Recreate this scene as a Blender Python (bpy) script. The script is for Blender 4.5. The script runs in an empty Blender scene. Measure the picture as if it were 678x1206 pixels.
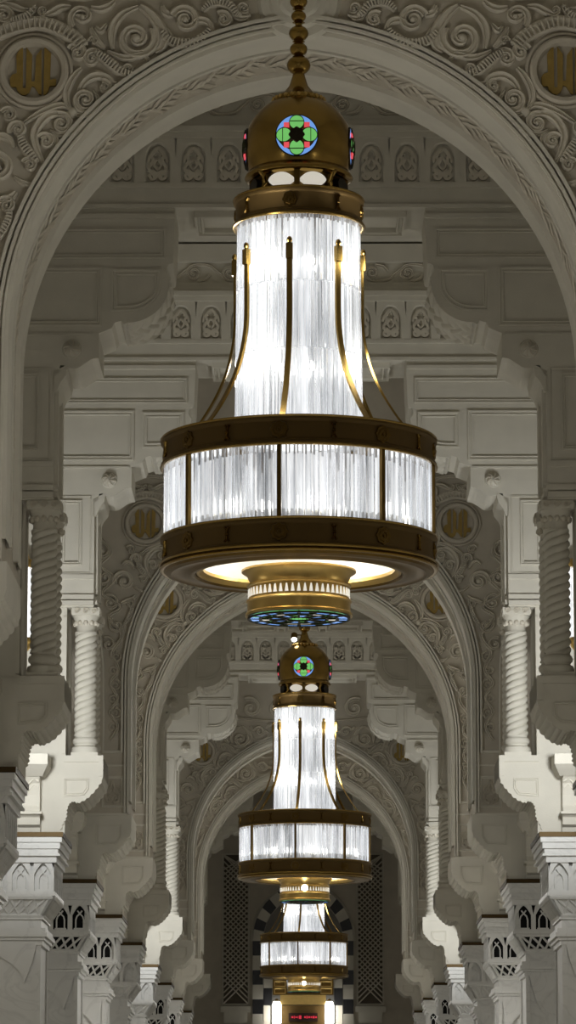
import bpy, bmesh, math, random
from math import sin, cos, pi, sqrt, atan2, radians
random.seed(7)
SC = bpy.context.scene
COL = SC.collection

# ------------------------------------------------------------------ camera
FPX = 4400.0
TILT = math.atan((1374 - 603) / FPX)
YAW = 0.00437
cam_d = bpy.data.cameras.new('camera')
cam = bpy.data.objects.new('camera', cam_d); COL.objects.link(cam)
cam.location = (0.04, 0.0, 1.6)
cam.rotation_euler = (pi / 2 + TILT, 0, YAW)
cam_d.sensor_fit = 'VERTICAL'; cam_d.sensor_height = 36.0
cam_d.lens = FPX * 36.0 / 1206.0
cam_d.clip_start = 0.5; cam_d.clip_end = 400
SC.camera = cam

# ------------------------------------------------------------------ world, exposure, large lights
W = bpy.data.worlds.new('world'); SC.world = W; W.use_nodes = True
bg = W.node_tree.nodes['Background']
bg.inputs[0].default_value = (1.0, 0.88, 0.70, 1); bg.inputs[1].default_value = 0.035
SC.view_settings.view_transform = 'Standard'
SC.view_settings.look = 'None'
SC.view_settings.exposure = 0.0
SC.view_settings.gamma = 1.0
SC.view_settings.use_curve_mapping = False
SC.cycles.caustics_refractive = False
SC.cycles.caustics_reflective = False
SC.cycles.sample_clamp_indirect = 4.0
SC.cycles.max_bounces = 10
SC.cycles.transmission_bounces = 8

FY = lambda k: 39.3 + 7.77 * k           # front plane of the transverse frame k

def add_light(name, kind, loc, power, color=(1, 1, 1), size=0.2, target=None, angle=None, blend=0.5):
    l = bpy.data.lights.new(name, kind); l.energy = power; l.color = color
    if kind == 'AREA': l.size = size
    else: l.shadow_soft_size = size
    if kind == 'SPOT' and angle: l.spot_size = angle; l.spot_blend = blend
    o = bpy.data.objects.new(name, l); COL.objects.link(o); o.location = loc
    if target:
        from mathutils import Vector
        o.rotation_euler = (Vector(target) - Vector(loc)).to_track_quat('-Z', 'Y').to_euler()
    return o

# uplights of the side bays between the first and second crossbeam of each pair
for k, pw in ((0, 360), (4, 330)):
    for s in (-1, 1):
        add_light('uplight', 'SPOT', (s * 3.35, FY(k + 1) - 3.2, 6.5), pw, (0.955, 0.985, 1.0), 0.15, (s * 2.95, FY(k + 1), 7.6), radians(118), 1.0)
        add_light('bay_lamp', 'POINT', (s * 3.5, FY(k) + 3.6, 6.3), 60, (1.0, 0.965, 0.89), 0.15)
# chandeliers: light of the tower crystals, of the drum's open bottom and of the glass bottom
CHY = (28.3, 59.4, 90.45)
for y in (-2.8,) + CHY:
    for a in range(4):
        an = radians(-90 + 59.5) + a * pi / 2
        for zt in (7.75, 8.5):
            add_light('tower_light', 'POINT', (0.66 * cos(an), y + 0.66 * sin(an), zt), 16, (1.0, 0.97, 0.90), 0.14)
        add_light('drum_light', 'POINT', (0.62 * cos(an), y + 0.62 * sin(an), 6.36), 9, (1.0, 0.95, 0.86), 0.08)
    add_light('bottom_light', 'AREA', (0, y, 5.70), 245, (1.0, 0.98, 0.93), 0.5)
# unseen fill lights added in the side aisles, without fixtures
for k in range(-3, 8):
    for s in (-1, 1):
        add_light('aisle_fill', 'POINT', (s * 5.6, FY(k) + 4.6, 5.0), 22, (1.0, 0.95, 0.86), 0.3)

# ------------------------------------------------------------------ materials
def mat(name, col, rough=0.6, metal=0.0, bump=0.0, bscale=40.0, var=0.0, vscale=3.0, veins=0.0, spec=0.3, emit=None, estr=0.0):
    m = bpy.data.materials.new(name); m.use_nodes = True
    nt = m.node_tree; b = nt.nodes['Principled BSDF']
    b.inputs['Roughness'].default_value = rough; b.inputs['Metallic'].default_value = metal
    b.inputs['Specular IOR Level'].default_value = spec
    b.inputs['Base Color'].default_value = (*col, 1)
    tc = nt.nodes.new('ShaderNodeTexCoord')
    if var > 0:
        n = nt.nodes.new('ShaderNodeTexNoise'); n.inputs['Scale'].default_value = vscale; n.inputs['Detail'].default_value = 5
        r = nt.nodes.new('ShaderNodeValToRGB')
        r.color_ramp.elements[0].position = 0.3; r.color_ramp.elements[1].position = 0.7
        r.color_ramp.elements[0].color = (*[c * (1 - var) for c in col], 1)
        r.color_ramp.elements[1].color = (*[min(1, c * (1 + var)) for c in col], 1)
        nt.links.new(tc.outputs['Object'], n.inputs['Vector']); nt.links.new(n.outputs['Fac'], r.inputs['Fac'])
        out = r.outputs['Color']
        if veins > 0:
            n2 = nt.nodes.new('ShaderNodeTexNoise'); n2.inputs['Scale'].default_value = 1.6; n2.inputs['Detail'].default_value = 8
            n2.inputs['Distortion'].default_value = 1.6
            r2 = nt.nodes.new('ShaderNodeValToRGB')
            e = r2.color_ramp.elements
            e[0].position = 0.47; e[0].color = (1, 1, 1, 1); e[1].position = 0.5; e[1].color = (1 - veins,) * 3 + (1,)
            e2 = e.new(0.53); e2.color = (1, 1, 1, 1)
            mx = nt.nodes.new('ShaderNodeMix'); mx.data_type = 'RGBA'; mx.blend_type = 'MULTIPLY'; mx.inputs[0].default_value = 1
            nt.links.new(tc.outputs['Object'], n2.inputs['Vector']); nt.links.new(n2.outputs['Fac'], r2.inputs['Fac'])
            nt.links.new(out, mx.inputs[6]); nt.links.new(r2.outputs['Color'], mx.inputs[7]); out = mx.outputs[2]
        nt.links.new(out, b.inputs['Base Color'])
    if bump > 0:
        n = nt.nodes.new('ShaderNodeTexNoise'); n.inputs['Scale'].default_value = bscale; n.inputs['Detail'].default_value = 3
        bp = nt.nodes.new('ShaderNodeBump'); bp.inputs['Strength'].default_value = bump; bp.inputs['Distance'].default_value = 0.01
        nt.links.new(tc.outputs['Object'], n.inputs['Vector']); nt.links.new(n.outputs['Fac'], bp.inputs['Height'])
        nt.links.new(bp.outputs['Normal'], b.inputs['Normal'])
    if emit:
        b.inputs['Emission Color'].default_value = (*emit, 1); b.inputs['Emission Strength'].default_value = estr
    return m

M = {
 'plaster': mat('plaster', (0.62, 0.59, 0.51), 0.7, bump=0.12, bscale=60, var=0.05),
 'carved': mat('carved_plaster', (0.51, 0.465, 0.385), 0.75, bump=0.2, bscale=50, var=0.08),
 'relief': mat('relief_plaster', (0.61, 0.565, 0.475), 0.7, bump=0.1, bscale=50, var=0.06),
 'marble': mat('marble', (0.66, 0.655, 0.63), 0.38, bump=0.03, bscale=30, var=0.05, vscale=1.5, veins=0.10, spec=0.4),
 'floor': mat('floor_marble', (0.72, 0.71, 0.68), 0.3, var=0.04, vscale=1.0, veins=0.06),
 'bronze': mat('bronze', (0.17, 0.105, 0.03), 0.34, 1.0, bump=0.04, bscale=120, var=0.15, vscale=8),
 'bronze_panel': mat('bronze_panel', (0.14, 0.088, 0.03), 0.55, 0.7, bump=0.2, bscale=260),
 'brass': mat('brass', (0.34, 0.22, 0.06), 0.2, 1.0, var=0.06, vscale=10),
 'gold': mat('gold', (0.62, 0.43, 0.15), 0.3, 1.0, var=0.05, vscale=10),
 'gilt': mat('gilt_ledge', (0.055, 0.034, 0.011), 0.45, 0.6, var=0.1, vscale=6),
 'letter': mat('letter_gold', (0.36, 0.25, 0.075), 0.5, 0.5, var=0.12, vscale=20),
 'dark': mat('dark_void', (0.006, 0.006, 0.006), 0.9, var=0.1),  # near-black colour stands in for the unlit hollow behind pier openwork
 'lead': mat('lead_came', (0.03, 0.022, 0.012), 0.5, 0.6, var=0.1),
 'white_in': mat('white_enamel', (0.85, 0.82, 0.74), 0.5, var=0.04),
 'black_stone': mat('black_stone', (0.02, 0.02, 0.022), 0.3, var=0.2),
 'grey_stone': mat('grey_stone', (0.22, 0.21, 0.19), 0.4, var=0.1),
 'green_glass': mat('green_glass', (0.06, 0.30, 0.05), 0.15, var=0.15, vscale=14, emit=(0.20, 0.62, 0.16), estr=0.75),
 'blue_glass': mat('blue_glass', (0.05, 0.14, 0.42), 0.15, var=0.15, vscale=14, emit=(0.20, 0.42, 0.95), estr=0.75),
 'red_glass': mat('red_glass', (0.42, 0.03, 0.04), 0.15, var=0.15, vscale=14, emit=(0.85, 0.10, 0.12), estr=0.8),
 'clear_glass': mat('clear_glass', (0.5, 0.5, 0.45), 0.15, var=0.1, vscale=14, emit=(1.0, 0.93, 0.8), estr=0.55),
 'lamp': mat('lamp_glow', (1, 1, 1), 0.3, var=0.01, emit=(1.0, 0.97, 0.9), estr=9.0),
 'lattice_void': mat('lattice_void', (0.10, 0.085, 0.065), 0.8, var=0.1),
 'led': mat('red_led', (0.3, 0.01, 0.02), 0.4, var=0.1, emit=(0.9, 0.06, 0.1), estr=0.5),
 'sign': mat('sign_board', (0.025, 0.012, 0.008), 0.4, var=0.1),
}
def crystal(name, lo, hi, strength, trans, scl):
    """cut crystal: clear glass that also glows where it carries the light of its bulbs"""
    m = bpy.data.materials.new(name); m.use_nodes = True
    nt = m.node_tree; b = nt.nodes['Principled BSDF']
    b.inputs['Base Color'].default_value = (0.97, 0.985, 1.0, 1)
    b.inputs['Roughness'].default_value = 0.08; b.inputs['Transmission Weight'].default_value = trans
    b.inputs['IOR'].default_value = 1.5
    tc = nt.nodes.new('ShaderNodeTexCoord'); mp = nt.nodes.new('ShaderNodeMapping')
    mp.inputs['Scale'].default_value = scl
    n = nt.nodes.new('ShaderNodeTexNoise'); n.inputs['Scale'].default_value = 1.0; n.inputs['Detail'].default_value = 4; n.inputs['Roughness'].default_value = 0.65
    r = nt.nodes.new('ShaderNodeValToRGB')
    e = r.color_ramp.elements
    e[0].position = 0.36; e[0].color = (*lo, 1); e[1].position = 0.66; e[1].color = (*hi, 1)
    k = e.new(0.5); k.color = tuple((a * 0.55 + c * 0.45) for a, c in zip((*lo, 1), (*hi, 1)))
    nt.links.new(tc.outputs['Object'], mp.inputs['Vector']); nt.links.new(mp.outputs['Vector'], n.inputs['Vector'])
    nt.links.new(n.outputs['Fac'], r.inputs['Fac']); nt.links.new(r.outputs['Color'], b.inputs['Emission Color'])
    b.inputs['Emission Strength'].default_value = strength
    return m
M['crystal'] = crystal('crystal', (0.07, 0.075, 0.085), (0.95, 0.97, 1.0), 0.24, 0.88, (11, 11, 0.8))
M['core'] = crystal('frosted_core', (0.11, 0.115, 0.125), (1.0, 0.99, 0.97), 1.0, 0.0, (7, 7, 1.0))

# ------------------------------------------------------------------ mesh helpers
class MB:
    def __init__(s): s.v = []; s.f = []
    def add(s, vs, fs):
        o = len(s.v); s.v += [tuple(p) for p in vs]; s.f += [tuple(i + o for i in f) for f in fs]; return s
    def box(s, x0, x1, y0, y1, z0, z1):
        vs = [(x, y, z) for x in (x0, x1) for y in (y0, y1) for z in (z0, z1)]
        return s.add(vs, [(0, 1, 3, 2), (4, 6, 7, 5), (0, 4, 5, 1), (2, 3, 7, 6), (0, 2, 6, 4), (1, 5, 7, 3)])
    def prism(s, pts, y0, y1):
        """polygon in (x, z) extruded along y"""
        n = len(pts)
        vs = [(x, y0, z) for x, z in pts] + [(x, y1, z) for x, z in pts]
        fs = [tuple(range(n)), tuple(range(2 * n - 1, n - 1, -1))]
        fs += [(i, i + n, (i + 1) % n + n, (i + 1) % n) for i in range(n)]
        return s.add(vs, fs)
    def lathe(s, prof, cx=0, cy=0, seg=48, closed=False):
        n = len(prof)
        vs = [(cx + r * cos(2 * pi * j / seg), cy + r * sin(2 * pi * j / seg), z) for j in range(seg) for r, z in prof]
        fs = []
        for j in range(seg):
            a, b = j * n, ((j + 1) % seg) * n
            for i in range(n - (0 if closed else 1)):
                k = (i + 1) % n
                fs.append((a + i, b + i, b + k, a + k))
        return s.add(vs, fs)
    def tube(s, pts, rad, seg=8, cap=True):
        from mathutils import Vector
        P = [Vector(p) for p in pts]; n = len(P)
        rr = rad if isinstance(rad, (list, tuple)) else [rad] * n
        vs = []
        up = Vector((0.03, 0.05, 1)).normalized()
        for i in range(n):
            t = (P[min(i + 1, n - 1)] - P[max(i - 1, 0)]).normalized()
            a = t.cross(up)
            if a.length < 0.1: a = t.cross(Vector((1, 0, 0)))
            a.normalize(); b = a.cross(t)
            vs += [P[i] + (a * cos(2 * pi * j / seg) + b * sin(2 * pi * j / seg)) * rr[i] for j in range(seg)]
        fs = [(i * seg + j, i * seg + (j + 1) % seg, (i + 1) * seg + (j + 1) % seg, (i + 1) * seg + j) for i in range(n - 1) for j in range(seg)]
        if cap: fs += [tuple(range(seg - 1, -1, -1)), tuple(range((n - 1) * seg, n * seg))]
        return s.add(vs, fs)
    def ball(s, c, r, seg=12, sz=1.0):
        prof = [(max(1e-4, r * sin(pi * i / 8)), c[2] - r * sz * cos(pi * i / 8)) for i in range(9)]
        return s.lathe(prof, c[0], c[1], seg)
    def ribbon(s, pts, wid, hgt, y=0.0, closed=False, prof=((-1, 0), (-0.88, 0.8), (-0.55, 1.0), (-0.1, 0.62), (0.3, 0.62), (0.6, 0.95), (0.88, 0.75), (1, 0))):
        """carved ridge along a line in the (x, z) plane, standing out from the wall plane y towards -y"""
        n = len(pts); m = len(prof); vs = []
        w = wid if isinstance(wid, (list, tuple)) else [wid] * n
        h = hgt if isinstance(hgt, (list, tuple)) else [hgt] * n
        for i in range(n):
            if closed: a, b = pts[(i - 1) % n], pts[(i + 1) % n]
            else: a, b = pts[max(i - 1, 0)], pts[min(i + 1, n - 1)]
            tx, tz = b[0] - a[0], b[1] - a[1]; L = sqrt(tx * tx + tz * tz) or 1
            nx, nz = -tz / L, tx / L
            for u, q in prof:
                vs.append((pts[i][0] + nx * u * w[i] / 2, y - q * h[i] + (0.01 if q == 0 else 0), pts[i][1] + nz * u * w[i] / 2))
        fs = [(i * m + j, i * m + j + 1, ((i + 1) % n) * m + j + 1, ((i + 1) % n) * m + j) for i in range(n if closed else n - 1) for j in range(m - 1)]
        return s.add(vs, fs)
    def frame(s, x0, z0, x1, z1, w=0.05, h=0.03, y=0.0):
        return s.poly_frame([(x0, z0), (x1, z0), (x1, z1), (x0, z1)], w, h, y)
    def poly_frame(s, pts, w=0.05, h=0.03, y=0.0):
        """mitred two-step moulding around a closed outline (x, z), on plane y, standing out to -y"""
        n = len(pts); area = sum(pts[i][0] * pts[(i + 1) % n][1] - pts[(i + 1) % n][0] * pts[i][1] for i in range(n))
        if area < 0: pts = pts[::-1]
        def off(d):
            out = []
            for i in range(n):
                p0, p1, p2 = pts[i - 1], pts[i], pts[(i + 1) % n]
                e1 = (p1[0] - p0[0], p1[1] - p0[1]); e2 = (p2[0] - p1[0], p2[1] - p1[1])
                l1 = sqrt(e1[0] ** 2 + e1[1] ** 2) or 1; l2 = sqrt(e2[0] ** 2 + e2[1] ** 2) or 1
                n1 = (-e1[1] / l1, e1[0] / l1); n2 = (-e2[1] / l2, e2[0] / l2)
                bx, bz = n1[0] + n2[0], n1[1] + n2[1]; q = bx * bx + bz * bz
                k = 2 / q if q > 0.3 else 1
                out.append((p1[0] + bx * d * k / 1, p1[1] + bz * d * k / 1))
            return out
        lv = [(0, -0.01), (0, h), (w * 0.3, h), (w * 0.42, h * 0.45), (w * 0.7, h * 0.45), (w * 0.8, h * 0.9), (w, h * 0.7), (w, -0.01)]
        rings = [[(x, y - q, z) for x, z in off(d)] for d, q in lv]
        vs = [p for r in rings for p in r]
        fs = [(a * n + i, a * n + (i + 1) % n, (a + 1) * n + (i + 1) % n, (a + 1) * n + i) for a in range(len(lv) - 1) for i in range(n)]
        return s.add(vs, fs)
    def mirror(s):
        s.v = [(-x, y, z) for x, y, z in s.v]; s.f = [tuple(reversed(f)) for f in s.f]; return s
    def both(s):
        """adds the mirror image across x = 0"""
        o = len(s.v); n = len(s.f)
        s.v += [(-x, y, z) for x, y, z in s.v]
        s.f += [tuple(i + o for i in reversed(f)) for f in s.f[:n]]
        return s
    def rotz(s, a, cx=0, cy=0):
        c, q = cos(a), sin(a)
        s.v = [(cx + (x - cx) * c - (y - cy) * q, cy + (x - cx) * q + (y - cy) * c, z) for x, y, z in s.v]; return s
    def move(s, dx, dy, dz): s.v = [(x + dx, y + dy, z + dz) for x, y, z in s.v]; return s
    def join(s, o): return s.add(o.v, o.f)
    def build(s, name, m, parent=None, smooth=None, label=None):
        me = bpy.data.meshes.new(name); me.from_pydata(s.v, [], s.f)
        me.materials.append(M[m] if isinstance(m, str) else m)
        bm = bmesh.new(); bm.from_mesh(me); bmesh.ops.recalc_face_normals(bm, faces=bm.faces); bm.to_mesh(me); bm.free()
        if smooth:
            for p in me.polygons: p.use_smooth = True
            try: me.set_sharp_from_angle(angle=radians(smooth))
            except Exception: pass
        o = bpy.data.objects.new(name, me); COL.objects.link(o)
        if parent: o.parent = parent
        if label: o['label'] = label
        return o

def tag(o, label, cat, group=None):
    o['label'] = label; o['category'] = cat
    if group: o['group'] = group
    return o
def thing(name, label, cat, loc=(0, 0, 0), group=None):
    o = bpy.data.objects.new(name, None); COL.objects.link(o); o.location = loc; o.empty_display_size = 0.2
    return tag(o, label, cat, group)
def structure(o): o['kind'] = 'structure'; return o
def dup(root, loc, label, group=None):
    r = root.copy(); COL.objects.link(r); r.location = loc; r['label'] = label
    if group: r['group'] = group
    for ch in list(root.children):
        c = ch.copy(); COL.objects.link(c); c.parent = r
        for g in list(ch.children):
            d = g.copy(); COL.objects.link(d); d.parent = c
    return r

def spline(pts, sub=6):
    """Catmull-Rom through 2-D points"""
    out = []; n = len(pts)
    for i in range(n - 1):
        p0, p1, p2, p3 = pts[max(i - 1, 0)], pts[i], pts[i + 1], pts[min(i + 2, n - 1)]
        for j in range(sub):
            t = j / sub
            out.append(tuple(0.5 * (2 * b + (c - a) * t + (2 * a - 5 * b + 4 * c - d) * t * t + (3 * b - a - 3 * c + d) * t ** 3)
                             for a, b, c, d in zip(p0, p1, p2, p3)))
    out.append(pts[-1]); return out
def spiral(cx, cz, r, a0, turns, n=26, rin=0.12):
    return [(cx + r * (1 - (1 - rin) * i / n) * cos(a0 + 2 * pi * turns * i / n), cz + r * (1 - (1 - rin) * i / n) * sin(a0 + 2 * pi * turns * i / n)) for i in range(n + 1)]

# ------------------------------------------------------------------ shell
def shell():
    structure(MB().box(-7.2, 7.2, -8, 113, -0.3, 0).build('floor', 'floor'))
    structure(MB().box(-7.2, 7.2, -8, 113, 13.38, 13.7).build('ceiling', 'plaster'))
    for s, nm in ((-1, 'wall_left'), (1, 'wall_right')):
        structure(MB().box(min(s * 7.2, s * 7.6), max(s * 7.2, s * 7.6), -8, 113, 0, 13.35).build(nm, 'plaster'))
        # longitudinal upper wall over the side arcade
        structure(MB().box(min(s * 4.42, s * 4.9), max(s * 4.42, s * 4.9), 14, 109.2, 9.4, 13.35).build('wall_upper_' + ('left' if s < 0 else 'right'), 'plaster'))
shell()

# ------------------------------------------------------------------ pointed arch outline
EC, RC, ZS = 0.22, 2.77, 8.67         # two-centred arch: centre offset, radius, springing height
HALF = RC - EC
def arch_pts(off=0.0, z0=6.55, n=22, sgn=1):
    """right half of the opening from the jamb foot to the apex, moved outwards by off"""
    R = RC + off
    a1 = math.acos(EC / R)
    p = [(HALF + off, z0 + (ZS - z0) * i / 6) for i in range(6)]
    p += [(-EC + R * cos(a1 * i / n), ZS + R * sin(a1 * i / n)) for i in range(n + 1)]
    p[-1] = (0.0, p[-1][1])
    return [(sgn * x, z) for x, z in p]
def full_arch(off=0.0, z0=6.55, n=22):
    r = arch_pts(off, z0, n); return [(-x, z) for x, z in r] + r[::-1][1:]

# --- lower bracket under columns and jambs: outline in (x, z), right-hand side
def bracket_outline():
    base = spline([(2.52, 6.40), (2.60, 6.29), (2.71, 6.18), (2.82, 6.13), (2.86, 6.15), (2.93, 6.12), (2.96, 6.03), (2.97, 5.93), (3.02, 5.84), (3.04, 5.74)], 6)
    out = []
    for i, (x, z) in enumerate(base):
        a, b = base[max(i - 1, 0)], base[min(i + 1, len(base) - 1)]
        tx, tz = b[0] - a[0], b[1] - a[1]; L = sqrt(tx * tx + tz * tz) or 1
        d = 0.016 * abs(sin(pi * i / 3.0))
        out.append((x + tz / L * d, z - tx / L * d))
    return [(3.3, 5.74), (3.3, 6.70), (2.50, 6.70), (2.50, 6.46)] + out
BR = bracket_outline()
def bracket(depth):
    return MB().prism(BR, 0, depth)

# ------------------------------------------------------------------ carved scrollwork of the arch face
def px2w(x, y): return ((352 - x) / 134.6, 11.41 - (y - 36.5) / 131.0)
def scrollwork():
    """half of the face (x > 0)"""
    m = MB()
    H = 0.066
    def stem(pts, w, taper=True, h=H, ribs=False):
        q = spline([px2w(*p) for p in pts], 7); n = len(q); w *= 1.25 / 134.6
        ws = [w * (0.35 + 0.65 * sin(pi * min(1, (i + 1.5) / (n + 1)))) if taper else w for i in range(n)]
        m.ribbon(q, ws, [h * (0.5 + 0.5 * a / w) for a in ws])
        if ribs:
            for i in range(1, n - 1, 2):
                a, b = q[i - 1], q[i + 1]; L = sqrt((b[0] - a[0]) ** 2 + (b[1] - a[1]) ** 2) or 1
                nx, nz = -(b[1] - a[1]) / L, (b[0] - a[0]) / L; t = ws[i] * 0.38
                c = q[i]
                m.ribbon([(c[0] - nx * t, c[1] - nz * t), (c[0], c[1] + 0.004), (c[0] + nx * t, c[1] + nz * t)], 0.026, h * 1.15, prof=((-1, 0), (-.5, 1), (.5, 1), (1, 0)))
    def curl(x, y, r, a0, turns, w, h=H):
        c = px2w(x, y); r /= 133.0; w *= 1.6 / 134.6; turns *= 0.80
        q = spiral(c[0], c[1], r, a0, turns)
        n = len(q)
        m.ribbon(q, [w * (1 - 0.45 * i / n) for i in range(n)], h)
        m.add(*blob(c[0], c[1], r * 0.30, h * 1.05))
    def blob(cx, cz, r, h):
        vs = [(cx + r * cos(2 * pi * j / 10) * k, -h * q, cz + r * sin(2 * pi * j / 10) * k) for k, q in ((1, 0), (0.75, 0.7), (0.3, 1)) for j in range(10)]
        fs = [(a * 10 + j, a * 10 + (j + 1) % 10, a * 10 + 10 + (j + 1) % 10, a * 10 + 10 + j) for a in range(2) for j in range(10)] + [tuple(range(20, 30))]
        return vs, fs
    # around the medallion
    stem([(-8, 43), (0, 39), (24, 32), (47, 29), (68, 35), (87, 46), (98, 58)], 15, False, ribs=True)
    curl(91, 64, 10.5, 0.4, 1.6, 6)
    curl(108.5, 71, 10.5, pi * .9, -1.6, 6)
    stem([(112, 64), (122, 70), (132, 78), (144, 87), (156, 90)], 11, ribs=True)
    curl(152, 84, 7, -1.2, 1.3, 4.5)
    stem([(86, 134), (79, 123), (78, 112), (82, 100), (89, 89), (96, 82)], 8)
    curl(101, 120, 14, -2.0, 1.7, 6)
    stem([(88, 136), (100, 139), (112, 132), (116, 120), (110, 108)], 6)
    stem([(92, 117), (96, 104), (104, 95), (115, 91), (127, 94), (134, 101), (147, 101)], 9)
    curl(123, 105, 8, 1.2, 1.4, 5)
    stem([(88, 136), (78, 127), (68, 127), (59, 130), (48, 135), (38, 141), (29, 147)], 8)
    m.add(*blob(*px2w(86, 134), 0.055, 0.06))
    curl(97, 22, 16.5, -0.8, 1.15, 6)
    stem([(88, 20), (97, 24), (104, 20)], 9)
    stem([(106, 34), (110, 44), (118, 54), (124, 58)], 8)
    curl(110, 51, 5, 0, 1.2, 4)
    curl(50, 14, 5.5, -2.0, 1.3, 4)
    stem([(52, 19), (60, 16), (71, 10), (83, 9)], 8)
    curl(4, 20, 12, 0.0, 1.6, 6)
    stem([(12, 26), (22, 24), (32, 20), (42, 8)], 9, ribs=True)
    stem([(0, 4), (14, 8), (26, 13), (36, 12)], 7)
    stem([(133, 60), (131, 45), (134, 30), (145, 17), (162, 9)], 9)
    stem([(106, 10), (118, 12), (128, 8), (134, 2)], 8)
    stem([(112, 33), (118, 38), (125, 30)], 6)
    curl(160, 47, 24, 2.6, 1.9, 8)
    stem([(126, 62), (140, 68), (152, 70), (168, 66), (176, 74)], 7)
    stem([(164, 8), (176, 17), (186, 30), (192, 44), (190, 57), (182, 63)], 12)
    stem([(194, 34), (199, 44), (203, 50)], 7)
    curl(218, 25, 16, 0.3, 1.8, 7)
    stem([(190, 40), (199, 49), (212, 54), (228, 53), (240, 45), (247, 36)], 12, ribs=True)
    stem([(191, 8), (194, 16), (204, 20)], 8)
    stem([(226, 28), (236, 25), (246, 29), (252, 42)], 8)
    stem([(238, 14), (246, 7), (257, 4), (270, 8), (278, 18), (284, 22)], 10, ribs=True)
    curl(263, 25, 9, 0.8, 1.5, 6)
    curl(287, 12, 8.5, -2.4, 1.5, 5)
    stem([(276, 21), (286, 24), (294, 18)], 6)
    # below the medallion
    stem([(84, 137), (70, 136), (58, 138), (47, 148), (41, 163), (45, 180), (53, 194)], 10)
    curl(73, 148, 12, 1.2, 1.7, 6)
    stem([(60, 156), (70, 161), (82, 160), (93, 151), (98, 140)], 6)
    curl(55, 169, 9, 0.5, 1.5, 6)
    stem([(60, 158), (66, 164), (67, 174), (59, 186)], 6)
    curl(11, 138, 9, 0.4, 1.6, 5)
    curl(22, 155, 10, -0.5, 1.6, 6)
    stem([(24, 163), (29, 173), (37, 184), (46, 194)], 11, ribs=True)
    curl(36, 197, 8, 0.4, 1.5, 5)
    curl(-2, 200, 21, -0.3, 1.7, 8)
    stem([(18, 210), (26, 216), (33, 219), (41, 219)], 6)
    stem([(-8, 242), (4, 238), (14, 235), (21, 228)], 9)
    curl(10, 244, 9, 1.0, 1.5, 5)
    stem([(14, 250), (12, 262), (6, 274), (-2, 286)], 9, ribs=True)
    stem([(-6, 168), (2, 162), (12, 166), (18, 176)], 8)
    # running scroll down the jamb
    def w2(x, z): return (352 - x * 134.6, 36.5 + (11.41 - z) * 131.0)
    z = 9.05; s = 1; xs = 2.765
    path = []
    while z > 7.75:
        path.append((xs + 0.055 * s, z)); s = -s; z -= 0.21
    stem([w2(*p) for p in path], 5, False)
    s = 1; z = 9.05; a = 0
    while z > 7.8:
        q = spiral(xs - 0.02 * s, z - 0.02, 0.088, pi / 2 + (0 if s > 0 else pi), 1.5 * s, 20)
        m.ribbon(q, [0.038 * (1 - 0.4 * i / 20) for i in range(21)], 0.042)
        z -= 0.21; s = -s
    # outer field beside the medallion
    for cx, cz, r, t in ((2.97, 10.62, .15, 1.5), (2.92, 10.22, .14, -1.5), (2.83, 9.84, .13, 1.5), (2.73, 9.50, .12, -1.5), (2.86, 9.22, .11, 1.5), (3.05, 11.35, .2, -1.6), (2.6, 11.9, .22, 1.5), (1.9, 12.0, .24, -1.6), (1.2, 12.05, .24, 1.6), (.55, 12.0, .2, -1.6)):
        m.ribbon(spiral(cx, cz, r, 1.0, t * .8), r * .42, H); m.add(*blob(cx, cz, r * .3, H))
    stem([w2(3.02, 10.85), w2(2.84, 10.6), w2(2.98, 10.4), w2(2.78, 10.2), w2(2.95, 9.98), w2(2.68, 9.78), w2(2.85, 9.62), w2(2.66, 9.36), w2(2.8, 9.1), w2(2.74, 8.95)], 6, False)
    stem([w2(3.2, 11.5), w2(2.85, 11.55), w2(2.6, 11.68), w2(2.25, 11.75), w2(1.9, 11.7), w2(1.5, 11.8), w2(1.2, 11.78), w2(.8, 11.75), w2(.4, 11.75)], 6, False)
    return m

LET = [[(136, 180), (180, 104), (202, 98), (206, 520), (236, 520), (238, 98), (296, 180), (290, 452), (322, 452), (334, 190), (384, 118), (388, 100), (392, 590), (368, 584), (322, 510), (296, 500), (270, 566), (230, 594), (190, 590), (152, 552), (138, 510), (82, 510), (76, 420), (100, 380), (144, 366)],
       [(424, 100), (482, 160), (476, 438), (520, 424), (538, 432), (532, 498), (474, 500), (456, 560), (432, 592), (412, 588), (416, 100)]]
def letters():
    """the gold word in the medallion, centred on the origin, in metres (x to the viewer's right)"""
    m = MB(); mm = MB()
    for poly in LET:
        pts = [((x - 312) / 8.475 / 134.6, (352 - y) / 8.475 / 134.6) for x, y in poly]
        m.prism(pts, -0.032, 0.004)
    return m

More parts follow.
